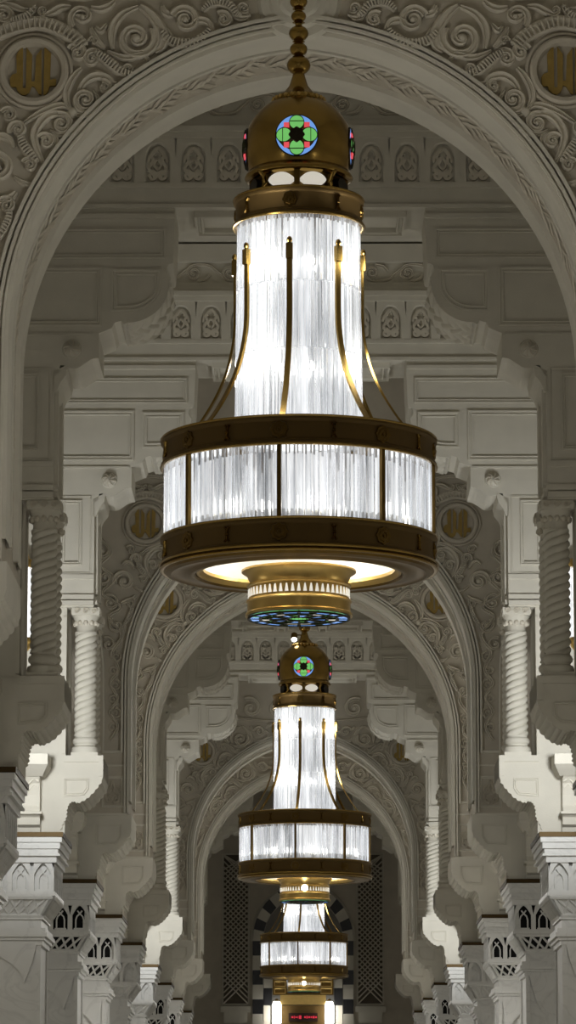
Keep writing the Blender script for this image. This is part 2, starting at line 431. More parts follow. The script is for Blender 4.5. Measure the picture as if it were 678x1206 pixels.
def arch_meshes():
    d = {}
    T = 1.8
    # wall with opening
    w = MB()
    inner = arch_pts(0.0, 5.74 + 0.96)
    outer = []
    n = len(inner)
    for i, (x, z) in enumerate(inner):
        if i <= 8: outer.append((4.4, z if i < 8 else 9.6))
        else:
            t = (i - 9) / (n - 10)
            if t < 0.5: outer.append((4.4, 9.8 + (13.35 - 9.8) * t / 0.5))
            else: outer.append((4.4 * (1 - (t - 0.5) / 0.5), 13.35))
    vs = [(x, 0, z) for x, z in inner] + [(x, 0, z) for x, z in outer] + [(x, T, z) for x, z in inner] + [(x, T, z) for x, z in outer]
    fs = []
    for i in range(n - 1):
        fs += [(i, i + 1, n + i + 1, n + i), (2 * n + i, 3 * n + i, 3 * n + i + 1, 2 * n + i + 1), (i, 2 * n + i, 2 * n + i + 1, i + 1), (n + i, n + i + 1, 3 * n + i + 1, 3 * n + i)]
    fs += [(0, n, 3 * n, 2 * n)]
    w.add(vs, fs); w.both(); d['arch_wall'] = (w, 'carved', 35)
    # archivolt: two fine ridges beside the edge, fillet of the carved field
    a = MB()
    rp = ((-1, 0), (-0.8, 1), (0.8, 1), (1, 0))
    sq = ((-1, 0), (-0.95, 1), (0.95, 1), (1, 0))
    a.ribbon(full_arch(0.010, 6.72), 0.022, 0.03, prof=sq)
    a.ribbon(full_arch(0.050, 6.72), 0.026, 0.065, prof=sq)
    a.ribbon(full_arch(0.096, 7.6), 0.030, 0.075, prof=sq)
    d['archivolt'] = (a, 'plaster', 30)
    for s in (-1, 1):
        f = MB()
        f.ribbon([(s * 2.655, 7.62), (s * 2.92, 7.62)], 0.04, 0.045, prof=rp)
        f.ribbon([(s * 2.92, 7.6), (s * 2.92, 8.2), (s * 2.93, 8.9), (s * 3.0, 9.6), (s * 3.08, 10.2), (s * 3.14, 10.9), (s * 3.2, 11.6)], 0.03, 0.045, prof=rp)
        f.ribbon([(s * 2.56, 7.42), (s * 3.4, 7.42)], 0.03, 0.02, prof=rp)
        f.frame(min(s * 2.62, s * 2.94), 6.80, max(s * 2.62, s * 2.94), 7.26, 0.035, 0.03)
        f.ribbon([(s * 2.56, 6.70), (s * 3.4, 6.70)], 0.04, 0.02, prof=rp)
        d['field_fillet.%d' % s] = (f, 'plaster', 30)
    # soffit: raised edge bands and the carved band between them
    def soff(off, y0, y1, z0):
        p = full_arch(off, z0, 26); q = full_arch(0.01, z0, 26); k = len(p)
        vs = [(x, y0, z) for x, z in p] + [(x, y1, z) for x, z in p] + [(x, y0, z) for x, z in q] + [(x, y1, z) for x, z in q]
        fs = []
        for i in range(k - 1):
            fs += [(i, i + 1, k + i + 1, k + i), (i, 2 * k + i, 2 * k + i + 1, i + 1), (k + i, k + i + 1, 3 * k + i + 1, 3 * k + i)]
        return MB().add(vs, fs)
    b = soff(-0.035, 0.03, 0.48, 6.9).join(soff(-0.035, 1.32, 1.77, 6.9)).join(soff(-0.05, 0.50, 0.56, 6.9)).join(soff(-0.05, 1.24, 1.30, 6.9))
    d['soffit_band'] = (b, 'plaster', 30)
    c = MB()
    p = full_arch(-0.012, 7.3, 26)
    # leaf scroll on the soffit: little raised leaves in pairs along the curve
    L = []
    for i in range(len(p) - 1):
        for t in (0.0, 0.33, 0.66):
            L.append((p[i][0] + (p[i + 1][0] - p[i][0]) * t, p[i][1] + (p[i + 1][1] - p[i][1]) * t, p[i + 1][0] - p[i][0], p[i + 1][1] - p[i][1]))
    for i, (x, z, tx, tz) in enumerate(L):
        l = sqrt(tx * tx + tz * tz) or 1; tx /= l; tz /= l
        nx, nz = tz, -tx
        yc = 0.90 + 0.13 * sin(i * 0.9)
        for s in (-1, 1):
            yo = 0.10 * s + random.uniform(-.03, .03)
            le, wi = 0.075, 0.045
            q = [(x - tx * le, yc, z - tz * le), (x + tx * .01, yc + yo + wi * s, z + tz * .01), (x + tx * le, yc + yo * 1.9, z + tz * le), (x, yc + yo - wi * s * .6, z)]
            top = (x + nx * 0.008, yc + yo, z + nz * 0.03)
            c.add(q + [top], [(0, 1, 4), (1, 2, 4), (2, 3, 4), (3, 0, 4)])
    d['soffit_carving'] = (c, 'relief', None)
    r = scrollwork()
    # small leaf panel under the strip
    for s in (-1, 1):
        for zz, t in ((6.92, 1.4), (7.06, -1.4)):
            r.ribbon(spiral(2.78 + s * 0.055, zz, 0.058, pi / 2, t * s, 18), 0.03, 0.035)
        r.ribbon([(2.78 + s * .02, 6.86), (2.78 + s * .09, 6.9), (2.78 + s * .1, 7.0), (2.78 + s * .03, 7.1), (2.78, 7.2)], 0.028, 0.035)
    rl = MB().join(r).mirror(); d['scroll_carving'] = (rl, 'relief', 50); d['scroll_carving.r'] = (r, 'relief', 50)
    # keystone boss
    k = MB()
    pr = [(0.0, 0.10), (0.16, 0.10), (0.19, 0.07), (0.24, 0.07), (0.27, 0.04), (0.34, 0.04), (0.37, 0.0), (0.37, -0.01)]
    vs = []; fs = []; sg = 36
    for rr, hh in pr:
        vs += [(max(rr, .001) * cos(2 * pi * j / sg), -hh, 11.68 + max(rr, .001) * sin(2 * pi * j / sg)) for j in range(sg)]
    for a_ in range(len(pr) - 1):
        fs += [(a_ * sg + j, a_ * sg + (j + 1) % sg, (a_ + 1) * sg + (j + 1) % sg, (a_ + 1) * sg + j) for j in range(sg)]
    k.add(vs, fs); d['keystone_boss'] = (k, 'plaster', 35)
    return d

def disc_profile(prof, cx, cz, seg=40, lob=0, amp=0.0):
    """solid of revolution about an axis along y: prof is (radius, height towards -y)"""
    m = MB(); n = len(prof); vs = []; fs = []
    for rr, hh in prof:
        for j in range(seg):
            a = 2 * pi * j / seg; q = max(rr, 0.0005) * (1 + amp * cos(lob * a))
            vs.append((cx + q * cos(a), -hh, cz + q * sin(a)))
    for i in range(n - 1):
        fs += [(i * seg + j, i * seg + (j + 1) % seg, (i + 1) * seg + (j + 1) % seg, (i + 1) * seg + j) for j in range(seg)]
    return m.add(vs, fs)

def corbel(root, s):
    # corbel that carries the side arcade, above the capital, facing the viewer
    cb = MB()
    fx0, fx1 = 3.28, 3.56
    prof = [(0.02, 5.735), (-.10, 5.735), (-.12, 5.80), (-.20, 5.83), (-.22, 5.92), (-.27, 5.95), (-.28, 6.0), (-.24, 6.06), (-.24, 6.20), (-.28, 6.34), (-.36, 6.42), (0.02, 6.42)]
    k = len(prof)
    cb.add([(fx0, y, z) for y, z in prof] + [(fx1, y, z) for y, z in prof], [tuple(range(k)), tuple(range(2 * k - 1, k - 1, -1))] + [(i, (i + 1) % k, k + (i + 1) % k, k + i) for i in range(k)])
    fl = [(fx0 - .04, -.40, 6.42), (fx1 + .04, -.40, 6.42), (fx1 + .04, 0.02, 6.42), (fx0 - .04, .02, 6.42), (fx0 - .12, -.62, 6.55), (fx1 + .12, -.62, 6.55), (fx1 + .12, .02, 6.55), (fx0 - .12, .02, 6.55)]
    cb.add(fl, [(0, 3, 2, 1), (4, 5, 6, 7), (0, 1, 5, 4), (1, 2, 6, 5), (2, 3, 7, 6), (3, 0, 4, 7)])
    cb.box(fx0 - .12, fx1 + .12, -.62, .02, 6.55, 6.68)
    cb.box(fx0 - .03, fx1 + .03, -.32, .02, 5.955, 5.985)
    cbo = (cb if s > 0 else cb.mirror()).build('corbel', 'plaster', root)
    zz = MB(); xm = (fx0 + fx1) / 2
    for i, z in enumerate((6.36, 6.29, 6.22, 6.15)):
        y = -.33 + .05 * min(i, 2)
        zz.ribbon([(fx0 + .01, z), (fx0 + .07, z + .045), (xm, z - .03), (fx1 - .07, z + .045), (fx1 - .01, z)], .035, .03, y=y + .03, prof=((-1, 0), (-.6, 1), (.6, 1), (1, 0)))
    (zz if s > 0 else zz.mirror()).build('zigzag_carving', 'plaster', cbo)

def make_arch(label):
    root = thing('carved_arch', label, 'arch', (0, 0, 0))
    for nm, (mb, mt, sm) in arch_meshes().items():
        mb.build(nm.split('.')[0], mt, root, sm)
    for s in (-1, 1):
        cx, cz = s * 2.32, 11.03
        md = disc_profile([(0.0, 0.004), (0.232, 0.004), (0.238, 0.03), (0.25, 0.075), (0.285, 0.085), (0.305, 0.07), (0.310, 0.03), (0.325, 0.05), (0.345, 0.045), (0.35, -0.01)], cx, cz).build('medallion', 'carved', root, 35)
        letters().move(cx, 0, cz).build('gold_lettering', 'letter', md, None, 'raised gold Arabic lettering reading Allah')
        b = MB().prism(BR, 0, 1.6)
        pw = MB().box(3.0, 4.4, 0.03, 1.58, 5.74, 6.70)
        if s < 0: b.mirror(); pw.mirror()
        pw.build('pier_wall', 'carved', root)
        corbel(root, s)
        br = b.build('bracket', 'plaster', root, 40)
        p = MB().poly_frame([(2.72, 6.26), (3.02, 6.24), (3.02, 6.56), (2.64, 6.56), (2.64, 6.36)], 0.035, 0.02)
        if s < 0: p.mirror()
        p.build('bracket_panel', 'plaster', br, 30)
    return root

ARCH = {-1: 'large carved nave arch nearest the viewer, gold lettered medallions in both spandrels',
        2: 'carved arch just behind the pale crossbeam, its curve crossing below the big chandelier drum',
        3: 'carved arch nested inside the one behind the big chandelier, framing the second chandelier',
        6: 'far carved arch behind the second chandelier tower, outer of the far pair',
        7: 'farthest carved arch, inner of the far pair, ringing the third chandelier'}
a0 = make_arch(ARCH[-1]); a0.location = (0, FY(-1), 0)
for k in (2, 3, 6, 7): dup(a0, (0, FY(k), 0), ARCH[k])

# ------------------------------------------------------------------ bracketed crossbeams
def niche_outline(cx, z0, w, h, n=8):
    """pointed niche outline (x, z) from lower left round to lower right"""
    zs = z0 + h * 0.55; p = [(cx - w / 2, z0)]
    p += [(cx - w / 2 * cos(pi / 2 * i / n) ** 0.8, zs + (h * 0.45) * sin(pi / 2 * i / n)) for i in range(n)]
    p += [(cx, z0 + h)]
    q = [(2 * cx - x, z) for x, z in p[:-1]][::-1]
    return p + q

def make_beam(label):
    root = thing('bracketed_crossbeam', label, 'beam', (0, 0, 0))
    T = 1.1
    rp = ((-1, 0), (-0.8, 1), (0.8, 1), (1, 0))
    bm_ = MB().box(-4.4, 4.4, 0, T, 11.83, 13.35)
    # stepped mouldings across the face
    for z0, z1, d in ((13.12, 13.35, .10), (12.79, 12.85, .05), (12.72, 12.79, .09), (12.66, 12.72, .14), (12.60, 12.66, .10), (12.05, 12.09, .05), (11.83, 11.87, .03)):
        bm_.box(-4.4, 4.4, -d, 0.01, z0, z1)
    bm_.build('beam', 'plaster', root)
    # scroll frieze
    fz = MB()
    for i in range(-7, 8):
        cx = i * 0.46; s = 1 if i % 2 else -1
        fz.ribbon(spiral(cx, 12.985, 0.10, pi / 2 * s, 1.7 * s, 22), 0.042, 0.035)
        fz.ribbon(spline([(cx + .23, 12.985 + .08 * s), (cx + .12, 12.985 + .11 * s), (cx, 12.985 + .10 * s), (cx - .12, 12.985 + .02 * s), (cx - .23, 12.985 - .08 * s)], 5), 0.04, 0.03)
        fz.ribbon(spline([(cx + .2, 12.985 - .02 * s), (cx + .15, 12.985 - .08 * s), (cx + .04, 12.985 - .11 * s)], 5), 0.05, 0.03)
    fz.build('scroll_frieze', 'relief', root, 50)
    # niche row: each niche a plate with a pointed opening and its carving
    for i in range(-10, 11):
        cx = i * 0.386
        o = niche_outline(cx, 12.11, 0.275, 0.445); k = len(o); rim = niche_outline(cx, 12.11, 0.25, 0.425)
        out = []
        for x, z in o:
            if z < 12.125: out.append((cx + (.193 if x > cx else -.193), 12.09))
            elif abs(x - cx) > .135: out.append((cx + (.193 if x > cx else -.193), z))
            else: out.append((cx + (x - cx) / .1376 * .193, 12.60))
        m = MB()
        vs = [(x, -.045, z) for x, z in o] + [(x, -.045, z) for x, z in out] + [(x, -.03, z) for x, z in rim] + [(x, .01, z) for x, z in rim]
        fs = [(j, (j + 1) % k, k + (j + 1) % k, k + j) for j in range(k)]
        fs += [(a * k + j, b * k + j, b * k + (j + 1) % k, a * k + (j + 1) % k) for a, b in ((0, 2), (2, 3)) for j in range(k)]
        nich = m.add(vs, fs).build('niche', 'plaster', root, None)
        if abs(i) > 6: continue
        fp = ((-1, 0), (-.85, 1), (.85, 1), (1, 0))
        r = MB()
        for s in (-1, 1):
            r.ribbon(spiral(cx + s * .058, 12.185, .055, pi / 2, 1.4 * s, 16), .04, .034, prof=fp)
            r.ribbon(spline([(cx + s * .015, 12.15), (cx + s * .09, 12.26), (cx + s * .05, 12.345), (cx + s * .065, 12.42), (cx, 12.50)], 4), .042, .034, prof=fp)
            r.ribbon(spline([(cx, 12.25), (cx + s * .038, 12.305), (cx, 12.38)], 4), .03, .038, prof=fp)
            r.ribbon(spline([(cx + s * .10, 12.33), (cx + s * .085, 12.40), (cx + s * .035, 12.43)], 4), .036, .034, prof=fp)
        r.build('niche_carving', 'relief', nich, 50)
    # coffers under the beam
    cf = MB()
    for x0, x1 in ((-1.15, -0.45), (-0.35, 0.35), (0.45, 1.15)):
        fr = MB().frame(x0, 0.12, x1, T - 0.12, 0.09, 0.07)
        cf.add([(x, z, 11.83 + y) for x, y, z in fr.v], fr.f)
    cf.build('soffit_coffers', 'plaster', root, 30)
    # side brackets
    up = spline([(1.37, 11.30), (1.38, 11.22), (1.43, 11.20), (1.44, 11.12), (1.40, 11.06)], 3)
    arc = [(1.40 + 0.02 + 0.44 * (1 - cos(pi / 2 * i / 10)), 10.98 - 0.42 * sin(pi / 2 * i / 10)) for i in range(11)]
    prof = [(4.4, 11.84), (1.35, 11.84)] + up + arc + [(1.90, 10.54), (1.93, 10.58), (2.0, 10.56), (2.03, 10.50), (2.17, 10.44), (2.17, 10.17)]
    prof += spline([(2.17, 10.17), (2.24, 10.16), (2.32, 10.11), (2.40, 10.06), (2.48, 10.06), (2.54, 10.09)], 3)[1:]
    prof += [(2.58, 10.09), (2.60, 10.0), (2.64, 9.97), (2.64, 8.62), (4.4, 8.62)]
    for s in (-1, 1):
        b = MB().prism(prof, 0, T)
        # basket-weave bulge on the quarter round
        nu, nv = 72, 48; vs = []; fs = []
        for i in range(nu + 1):
            a = pi / 2 * i / nu
            for j in range(nv + 1):
                zz = abs(((j / nv) * 4) % 2 - 1)
                h = min(1, 8 * j / nv, 8 * (1 - j / nv)) * 0.045 * abs(sin((i / nu * 6 + zz * 1.1) * pi))
                rx, rz = 0.44 + h, 0.42 + h
                vs.append((1.42 + 0.44 - rx * cos(a), j / nv * T, 10.98 - rz * sin(a)))
        fs = [(i * (nv + 1) + j, (i + 1) * (nv + 1) + j, (i + 1) * (nv + 1) + j + 1, i * (nv + 1) + j + 1) for i in range(nu) for j in range(nv)]
        wv = MB().add(vs, fs)
        pn = MB()
        pn.frame(1.46, 11.27, 3.3, 11.60, 0.05, 0.022)
        pn.frame(2.14, 10.52, 3.3, 11.17, 0.06, 0.025)
        pn.ribbon([(1.3 + .06, 11.74), (4.3, 11.74)], 0.06, 0.03, prof=rp)
        pn.ribbon([(2.2, 10.43), (4.3, 10.43)], 0.03, 0.02, prof=rp)
        cv = [(1.50 + 0.36 * (1 - cos(pi / 2 * i / 8)), 10.98 - 0.30 * sin(pi / 2 * i / 8)) for i in range(9)]
        pn.poly_frame([(2.04, 11.15), (1.50, 11.15)] + cv + [(2.04, 10.68)], 0.07, 0.025)
        pil = MB().frame(2.80, 9.16, 3.06, 10.0, 0.045, 0.028)
        pil.frame(2.68, 9.05, 3.16, 10.06, 0.02, 0.012)
        for z0, d in ((8.64, .05), (8.72, .03), (8.98, .02)): pil.box(2.64, 4.3, -d, 0.01, z0, z0 + .06)
        pil.box(2.60, 2.66, 0.05, T - .05, 8.66, 8.72).box(2.60, 2.66, 0.1, 0.3, 8.8, 9.9).box(2.60, 2.66, 0.8, 1.0, 8.8, 9.9)
        # slanting leaf moulding at the head of the pilaster
        hd = MB()
        hd.prism([(2.66, 10.02), (2.50, 10.10), (2.52, 9.98), (2.58, 9.90), (2.62, 9.80), (2.66, 9.80)], 0.0, T)
        wl = MB().box(2.98, 4.4, 0.03, T, 5.74, 8.62).box(2.98, 3.02, 0.0, 0.04, 6.75, 8.5)
        lb = MB().prism(BR, 0, 1.25).box(2.50, 2.56, -.03, 1.28, 6.46, 6.70).box(2.50, 3.0, -.04, 0.01, 6.64, 6.72)
        lp = MB().poly_frame([(2.74, 6.22), (3.0, 6.2), (3.0, 6.44), (2.68, 6.44), (2.68, 6.3)], 0.035, 0.02)
        for q in (b, wv, pn, pil, hd, wl, lb, lp):
            if s < 0: q.mirror()
        br = b.build('bracket', 'plaster', root)
        wv.build('woven_moulding', 'plaster', br, 50)
        pn.build('panel_moulding', 'plaster', br)
        hd.build('pilaster_head', 'plaster', br)
        disc_profile([(0.0, 0.085), (0.03, 0.08), (0.06, 0.062), (0.085, 0.03), (0.095, 0.03), (0.105, 0.0), (0.105, -.01)], s * 2.455, 10.265, 36).build('rosette_boss', 'plaster', br, 40)
        rs = MB()
        for i in range(8):
            a = 2 * pi * i / 8
            pts = [(s * 2.455 + t * cos(a + t * 7), 10.265 + t * sin(a + t * 7)) for t in (0.015, 0.035, 0.055, 0.075, 0.09)]
            n = len(pts); vs = []
            rs.ribbon(pts, [.014, .024, .03, .028, .018], [0.095, 0.092, 0.085, 0.065, 0.045], prof=((-1, .5), (-.4, 1), (.4, 1), (1, .5)))
        rs.build('rosette_boss', 'relief', br, 40)
        pil.build('pilaster', 'plaster', root)
        wl.build('pier_wall', 'plaster', root)
        corbel(root, s)
        l = lb.build('column_bracket', 'plaster', root, 40)
        lp.build('bracket_panel', 'plaster', l)
    return root
BEAM = {0: 'nearest bracketed crossbeam, dim, seen through the large front arch behind the chandelier tower',
        1: 'second bracketed crossbeam, brightly lit, lower and smaller behind the dim nearest one',
        4: 'dim bracketed crossbeam seen inside the nested arches beside the second chandelier dome',
        5: 'pale lit bracketed crossbeam far back, behind the second chandelier dome',
        8: 'farthest bracketed crossbeam, in shadow before the lattice end wall'}
b0 = make_beam(BEAM[0]); b0.location = (0, FY(0), 0)
for k in (1, 4, 5, 8): dup(b0, (0, FY(k), 0), BEAM[k])

# ------------------------------------------------------------------ twisted columns
def make_column(label):
    root = thing('twisted_column', label, 'column', (0, 0, 0), 'twisted columns on brackets')
    b = MB().box(-.17, .17, -.17, .17, 0, .05)
    b.lathe([(.001, .05), (.165, .05), (.175, .09), (.165, .125), (.135, .14), (.135, .16), (.155, .175), (.162, .205), (.15, .235), (.13, .25), (.13, .28), (.001, .28)], seg=32)
    b.build('base', 'plaster', root, 40)
    nu, nv = 40, 150; vs = []
    for j in range(nv + 1):
        z = 0.27 + 1.33 * j / nv
        for i in range(nu):
            a = 2 * pi * i / nu
            r = 0.110 + 0.034 * abs(sin(a * 1.5 - z * pi / 0.088)) ** 0.55
            vs.append((r * cos(a), r * sin(a), z))
    fs = [(j * nu + i, j * nu + (i + 1) % nu, (j + 1) * nu + (i + 1) % nu, (j + 1) * nu + i) for j in range(nv) for i in range(nu)]
    MB().add(vs, fs).build('shaft', 'plaster', root, 60)
    c = MB().lathe([(.001, 1.56), (.128, 1.56), (.138, 1.585), (.128, 1.61), (.122, 1.63), (.122, 1.70), (.135, 1.71), (.15, 1.74), (.165, 1.80), (.165, 1.81), (.001, 1.81)], seg=32)
    c.box(-.175, .175, -.175, .175, 1.805, 1.90)
    c.build('capital', 'plaster', root, 40)
    lv = MB()
    for i in range(12):
        a = 2 * pi * i / 12
        lv.ball((.142 * cos(a), .142 * sin(a), 1.71), .03, 8, 1.2)
    for f in range(4):
        q = MB()
        for x in (-.11, 0, .11): q.ribbon(spiral(x, 1.855, .042, 0, 1.3, 14), .02, .015, y=-.175)
        lv.join(q.rotz(f * pi / 2))
    lv.build('capital_leaves', 'relief', root, 50)
    return root
col0 = None
SIDE = {-1: 'left', 1: 'right'}
CT = {0: 'nearest crossbeam', 1: 'bright second crossbeam', 4: 'crossbeam inside the nested arches', 5: 'far lit crossbeam'}
for k in (0, 1, 4, 5):
    for s in (-1, 1):
        for j, y in enumerate((0.17, 0.93)):
            lab = '%s twisted column under the %s bracket of the %s' % (('front', 'rear')[j], SIDE[s], CT[k])
            loc = (s * 2.74, FY(k) + y, 6.715)
            if col0 is None: col0 = make_column(lab); col0.location = loc
            else: dup(col0, loc, lab)

# ------------------------------------------------------------------ piers with traceried capitals
def pointed(cx, z0, w, h, n=5):
    zs = z0 + h * 0.6; R = w * 1.0
    p = [(cx - w / 2, z0), (cx - w / 2, zs)]
    p += [(cx - w / 2 + w / 2 * t, zs + (h * 0.4) * (1 - (1 - t) ** 1.5)) for t in [i / n for i in range(1, n + 1)]]
    return p + [(2 * cx - x, z) for x, z in p[:-1]][::-1]
def face_niches(width, count, void):
    """plate with pointed openings, in the (x, z) plane, x from 0 to width; returns plate, tracery"""
    pl = MB(); tr = MB()
    cw = width / count; z0, z1 = 4.99, 5.36
    for i in range(count):
        cx = cw * (i + .5); o = pointed(cx, 5.01, cw * .76, .345)
        k = len(o)
        # outer rectangle points matched to the outline
        out = []
        for x, z in o:
            if z < 5.015: out.append((cx + (cw / 2 if x > cx else -cw / 2), z0))
            elif abs(x - cx) > cw * .37: out.append((cx + (cw / 2 if x > cx else -cw / 2), z))
            else: out.append((cx + (x - cx) / (cw * .38) * cw / 2, z1))
        vs = [(x, 0, z) for x, z in o] + [(x, 0, z) for x, z in out] + [(x, .07, z) for x, z in o]
        fs = [(j, (j + 1) % k, k + (j + 1) % k, k + j) for j in range(k)] + [(j, 2 * k + j, 2 * k + (j + 1) % k, (j + 1) % k) for j in range(k)]
        pl.add(vs, fs)
        w = cw * .76
        sq = ((-1, 0), (-1, 1), (1, 1), (1, 0))
        for s in (-1, 1):
            L = [(cx + s * w * .30 * 0 + s * w * .27, 5.01), (cx + s * w * .27, 5.15), (cx + s * w * .2, 5.20), (cx - s * w * .02, 5.245), (cx - s * w * .16, 5.285)]
            tr.ribbon(L, .02, .03, y=.06, prof=sq)
        tr.ribbon([(cx - w * .4, 5.022), (cx + w * .4, 5.022)], .02, .03, y=.06, prof=sq)
    return pl, tr

def make_pier(label, void):
    root = thing('marble_pier', label, 'pier', (0, 0, 0), 'marble piers of the nave')
    # local frame: right-hand pier, x measured from the nave axis, y = 0 at the frame's front plane
    X0, X1, Y0, Y1 = 3.10, 4.5, -.12, 1.55
    def ring(m, d, z0, z1): m.box(X0 - d, X1 + d, Y0 - d, Y1 + d, z0, z1)
    g = MB(); ring(g, .115, 5.675, 5.735); g.build('gilt_ledge', 'gilt', root)
    c = MB(); ring(c, .10, 5.61, 5.674); ring(c, .075, 5.53, 5.61); ring(c, .05, 5.47, 5.53); ring(c, .075, 5.44, 5.47); ring(c, .03, 5.36, 5.44)
    ring(c, .02, 4.945, 4.99)
    c.build('cornice', 'marble', root)
    core = MB().box(X0 + .07, X1 - .07, Y0 + .07, Y1 - .07, 4.95, 5.40)
    core.build('niche_backing', 'dark' if void else 'marble', root)
    pl, tr = face_niches(X1 - X0, 5, void)
    pl.move(X0, Y0, 0); tr.move(X0, Y0, 0)
    p2, t2 = face_niches(Y1 - Y0, 6, void)
    for q in (p2, t2):
        q.v = [(X0 + y, Y1 - x, z) for x, y, z in q.v]
    pl.join(p2).build('niche_band', 'marble', root); tr.join(t2).build('tracery', 'marble', root)
    # sloping lattice below
    sx, sz0, sz1 = .17, 4.69, 4.95
    fr = MB()
    a = [(X0, Y0), (X1, Y0), (X1, Y1), (X0, Y1)]; b_ = [(X0 + sx, Y0 + sx), (X1 - sx, Y0 + sx), (X1 - sx, Y1 - sx), (X0 + sx, Y1 - sx)]
    fr.add([(x, y, sz1) for x, y in a] + [(x, y, sz0) for x, y in b_], [(i, (i + 1) % 4, 4 + (i + 1) % 4, 4 + i) for i in range(4)])
    fr.build('lattice_backing', 'dark' if void else 'marble', root)
    lt = MB()
    def on_front(u, v):   # u along width 0..1, v 0 bottom .. 1 top
        return (X0 + sx * (1 - v) + u * (X1 - X0 - 2 * sx * (1 - v)), Y0 + sx * (1 - v), sz0 + (sz1 - sz0) * v)
    def on_side(u, v):
        return (X0 + sx * (1 - v), Y0 + sx * (1 - v) + u * (Y1 - Y0 - 2 * sx * (1 - v)), sz0 + (sz1 - sz0) * v)
    for fn, n in ((on_front, 8), (on_side, 9)):
        for i in range(n):
            for (v0, v1) in ((.14, .86), (.86, .14)):
                lt.tube([fn((i + .5) / (n + 1) + .0, v0), fn((i + 1.5) / (n + 1), v1)], .018, 6)
        for v, r in ((.07, .035), (.93, .035)): lt.tube([fn(0.0, v), fn(1, v)], r, 6)
        for u in (0.0, .03, 0.97, 1.0): lt.tube([fn(u, 0.05), fn(u, .95)], .028, 6)
    lt.build('lattice', 'marble', root)
    X0 += sx; X1 -= sx; Y0 += sx; Y1 -= sx
    n = MB(); 
    for d, z0, z1 in ((.0, 4.55, 4.70), (.03, 4.66, 4.70), (.06, 4.49, 4.55), (.085, 4.44, 4.49), (.05, 4.40, 4.44), (.02, 4.34, 4.40)):
        n.box(X0 - d, X1 + d, Y0 - d, Y1 + d, z0, z1)
    n.build('neck_moulding', 'marble', root)
    s = MB().box(X0 + .02, X1 - .02, Y0 + .02, Y1 - .02, .3, 4.36)
    for x in (X0, X1 - .06):
        for y in (Y0, Y1 - .06): s.box(x, x + .06, y, y + .06, .3, 4.36)
    s.build('shaft', 'marble', root)
    bs = MB().box(X0 - .08, X1 + .08, Y0 - .08, Y1 + .08, 0, .3).box(X0 - .04, X1 + .04, Y0 - .04, Y1 + .04, .3, .42)
    bs.build('base', 'marble', root)
    # blind arches on the shaft front
    sp = MB(); cx = X0 + .20
    pts = [(X0 + .05, 4.345)] + [(cx - .13 * (1 - t) ** 1.0 * 1.0, 3.86 + .36 * (1 - t)) for t in (0.2, .5, .8)] + [(cx, 3.86)] + [(cx + .62 * (t ** 1.6), 3.86 + .40 * (1 - (1 - t) ** 1.7)) for t in (.15, .3, .45, .6, .8, 1)] + [(cx + .62, 4.345)]
    sp.prism(pts, Y0 - .02, Y0 + .03); sp.build('blind_arch_spandrel', 'marble', root)
    return root
PL = {-1: 'marble pier carrying the large front arch on the %s',
      0: 'white marble pier capital cut by the %s picture edge, below the nearest crossbeam',
      1: 'large white marble pier at lower %s with two blind pointed niches, below the bright crossbeam',
      2: 'marble pier with dark openwork lattice, first of the two on the %s',
      3: 'marble pier with dark openwork lattice, farther of the two on the %s',
      4: 'marble pier with closed niches just beyond the openwork pair on the %s',
      5: 'small marble pier below the far lit crossbeam on the %s',
      6: 'far small openwork marble pier beneath the outer far arch on the %s',
      7: 'farthest but one marble pier beneath the inner far arch on the %s',
      8: 'farthest marble pier before the end wall on the %s'}
def mirror_root(root):
    """mirrored mesh data for the left-hand row"""
    for o in list(root.children) + [g for c in root.children for g in c.children]:
        me = o.data.copy(); o.data = me
        for v in me.vertices: v.co.x = -v.co.x
        me.flip_normals()
proto = {}
for void in (False, True):
    for s in (-1, 1):
        first = None
        for k in range(-1, 9):
            if (k in (2, 3, 6, 7)) != void: continue
            lab = PL[k] % SIDE[s]
            if first is None:
                first = make_pier(lab, void)
                if s < 0: mirror_root(first)
                first.location = (0, FY(k), 0)
            else: dup(first, (0, FY(k), 0), lab)

# the piers of the front arch and of the bays before it stand outside the picture
# ------------------------------------------------------------------ chandeliers
def ring_mesh(r, h0, h1, lip=.018, th=.05, seg=96):
    """bronze band with rolled rims"""
    p = [(r - th, h0 + .02), (r + lip * .3, h0), (r + lip, h0 + .008), (r + lip, h0 + .028), (r + lip * .4, h0 + .036), (r + lip * .4, h0 + .045), (r, h0 + .052),
         (r, h1 - .05), (r + lip * .4, h1 - .042), (r + lip, h1 - .03), (r + lip, h1 - .012), (r + lip * .2, h1), (r - th, h1 - .01)]
    return MB().lathe(p, seg=seg, closed=True)
def rosette_local(r=.06, d=.02):
    return disc_profile([(0, d), (r * .15, d), (r * .2, d * .5), (r * .34, d * .5), (r * .38, d * .8), (r * .62, d * .75), (r * .68, d * .45), (r * .95, d * .5), (r, d * .2), (r, -.01)], 0, 0, 48, 8, .08)
def bow_local():
    m = MB()
    m.ribbon([(0, -.045), (0, -.02), (0, .02), (0, .045)], [.02, .012, .012, .02], .02)
    for z, s in ((-.045, -1), (.045, 1)):
        for q in (-1, 1): m.ribbon([(0, z - s * .012), (q * .012, z), (q * .02, z + s * .012)], .012, .018)
    m.ribbon([(-.012, 0), (.012, 0)], .02, .022)
    return m
def around(mb, r, z, ang):
    """place a mesh modelled on the plane y = 0 facing -y onto radius r at angle ang (0 = facing the viewer)"""
    q = MB().join(mb); q.move(0, -r, z); return q.rotz(ang)
A0_ = radians(-8)
